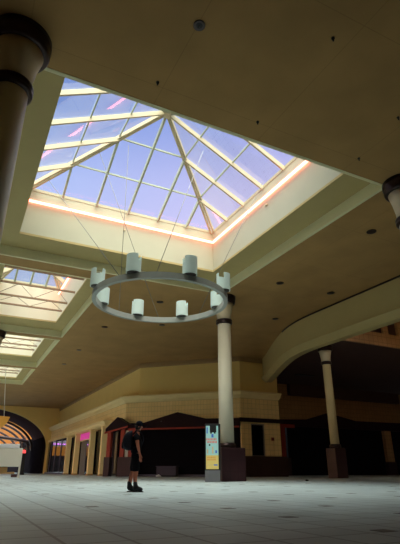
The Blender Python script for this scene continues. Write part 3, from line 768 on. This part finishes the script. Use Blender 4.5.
# ------------------------------------------------------------------ lamps the place has
wl = thing('wall_lamp', 'warm lamp on a pillar of the side wing, out of view to the right', 'lamp', (34.0, 17.0, 6.8))
MB().lathe([(.05, -.2), (.18, -.1), (.22, .1), (.1, .2)], (0, 0, 0), 16).build('lamp_shade', 'orange', wl)
ld = bpy.data.lights.new('wing_lamp', 'POINT'); ld.energy = 260; ld.color = (1, .55, .18); ld.shadow_soft_size = .3
lo = bpy.data.objects.new('bulb', ld); COL.objects.link(lo); lo.parent = wl; lo.location = (0, 0, .6)

# ------------------------------------------------------------------ sky
WEST = 2.8
BACK = 6.0
W = bpy.data.worlds.new('evening_sky'); S.world = W; W.use_nodes = True
nt = W.node_tree; N, L = nt.nodes, nt.links
bg = N['Background']
tc = N.new('ShaderNodeTexCoord'); sx = N.new('ShaderNodeSeparateXYZ'); L.new(tc.outputs['Generated'], sx.inputs[0])
rp = N.new('ShaderNodeValToRGB'); L.new(sx.outputs['Z'], rp.inputs[0])
el = rp.color_ramp.elements
el[0].position = 0.0; el[0].color = (.03, .015, .012, 1)
el[1].position = 1.0; el[1].color = (.40, .42, .80, 1)
for p, c in ((.006, (.55, .14, .03)), (.03, (.95, .28, .05)), (.095, (.95, .36, .12)), (.14, (.62, .28, .42)), (.26, (.50, .46, .78)), (.365, (.30, .42, .82)), (.435, (.66, .64, .96)), (.55, (.54, .56, .92)), (.66, (.30, .38, .78))):
    e = el.new(p); e.color = (*c, 1)
# bluer to the left of the view, pinker to the right
hr = N.new('ShaderNodeMapRange'); hr.inputs['From Min'].default_value = -.05; hr.inputs['From Max'].default_value = .45
L.new(sx.outputs['X'], hr.inputs['Value'])
tint = N.new('ShaderNodeMix'); tint.data_type = 'RGBA'
tint.inputs['A'].default_value = (.72, .98, 1.02, 1); tint.inputs['B'].default_value = (1.12, 1.05, 1.02, 1)
L.new(hr.outputs[0], tint.inputs['Factor'])
ml = N.new('ShaderNodeMix'); ml.data_type = 'RGBA'; ml.blend_type = 'MULTIPLY'; ml.inputs['Factor'].default_value = 1
L.new(rp.outputs['Color'], ml.inputs['A']); L.new(tint.outputs['Result'], ml.inputs['B'])
# unseen bright cloud overhead, added to light the hall and wells
dt = N.new('ShaderNodeVectorMath'); dt.operation = 'DOT_PRODUCT'; dt.inputs[1].default_value = Vector((-.05, -.03, .99)).normalized()
L.new(tc.outputs['Generated'], dt.inputs[0])
cr = N.new('ShaderNodeMapRange'); cr.interpolation_type = 'SMOOTHSTEP'
cr.inputs['From Min'].default_value = .735; cr.inputs['From Max'].default_value = .90
L.new(dt.outputs['Value'], cr.inputs['Value'])
cl = N.new('ShaderNodeMix'); cl.data_type = 'RGBA'; cl.inputs['B'].default_value = (8.8, 9.7, 9.0, 1)
L.new(cr.outputs[0], cl.inputs['Factor']); L.new(ml.outputs['Result'], cl.inputs['A'])
# sunset glow low in the west, added beyond the unseen left-hand windows
wr = N.new('ShaderNodeValToRGB'); L.new(sx.outputs['Z'], wr.inputs[0])
we = wr.color_ramp.elements
we[0].position = 0.0; we[0].color = (0, 0, 0, 1); we[1].position = .5; we[1].color = (0, 0, 0, 1)
for p, c in ((.004, (.9, .42, .10)), (.10, (1, .52, .16)), (.16, (.75, .42, .50)), (.28, (.3, .22, .4))):
    e = we.new(p); e.color = (*c, 1)
wm = N.new('ShaderNodeMapRange'); wm.interpolation_type = 'SMOOTHSTEP'
wm.inputs['From Min'].default_value = -.25; wm.inputs['From Max'].default_value = -.8; wm.inputs['To Max'].default_value = WEST
L.new(sx.outputs['X'], wm.inputs['Value'])
ws = N.new('ShaderNodeVectorMath'); ws.operation = 'SCALE'; L.new(wr.outputs['Color'], ws.inputs[0]); L.new(wm.outputs[0], ws.inputs['Scale'])
wa = N.new('ShaderNodeVectorMath'); wa.operation = 'ADD'; L.new(cl.outputs['Result'], wa.inputs[0]); L.new(ws.outputs[0], wa.inputs[1])
# unseen bright cloud behind the camera, added to light the far floor and walls
d2 = N.new('ShaderNodeVectorMath'); d2.operation = 'DOT_PRODUCT'; d2.inputs[1].default_value = Vector((-.28, -.80, .52)).normalized()
L.new(tc.outputs['Generated'], d2.inputs[0])
c2 = N.new('ShaderNodeMapRange'); c2.interpolation_type = 'SMOOTHSTEP'
c2.inputs['From Min'].default_value = .62; c2.inputs['From Max'].default_value = .95; c2.inputs['To Max'].default_value = BACK
L.new(d2.outputs['Value'], c2.inputs['Value'])
s2 = N.new('ShaderNodeVectorMath'); s2.operation = 'SCALE'; s2.inputs[0].default_value = (1.0, .93, .74); L.new(c2.outputs[0], s2.inputs['Scale'])
w2 = N.new('ShaderNodeVectorMath'); w2.operation = 'ADD'; L.new(wa.outputs[0], w2.inputs[0]); L.new(s2.outputs[0], w2.inputs[1])
L.new(w2.outputs[0], bg.inputs['Color']); bg.inputs['Strength'].default_value = 1.0

# ------------------------------------------------------------------ camera and view
F, CX, CY, HY, VX = 460., 200., 272., 470., -50.
pitch = math.atan((HY - CY) / F); yaw = math.atan((CX - VX) / math.hypot(F, HY - CY))
cd = bpy.data.cameras.new('camera'); cam = bpy.data.objects.new('camera', cd); COL.objects.link(cam)
cd.sensor_fit = 'VERTICAL'; cd.sensor_height = 36; cd.lens = F / 544 * 36
cd.clip_end = 500; cd.clip_start = .05
cam.location = (0, 0, .5); cam.rotation_euler = (PI / 2 + pitch, 0, -yaw)
S.camera = cam
S.view_settings.view_transform = 'Standard'; S.view_settings.look = 'None'
S.view_settings.exposure = 0; S.view_settings.gamma = 1; S.view_settings.use_curve_mapping = False
S.cycles.use_denoising = True
S.cycles.max_bounces = 10; S.cycles.diffuse_bounces = 6; S.cycles.transparent_max_bounces = 16
S.cycles.sample_clamp_indirect = 4
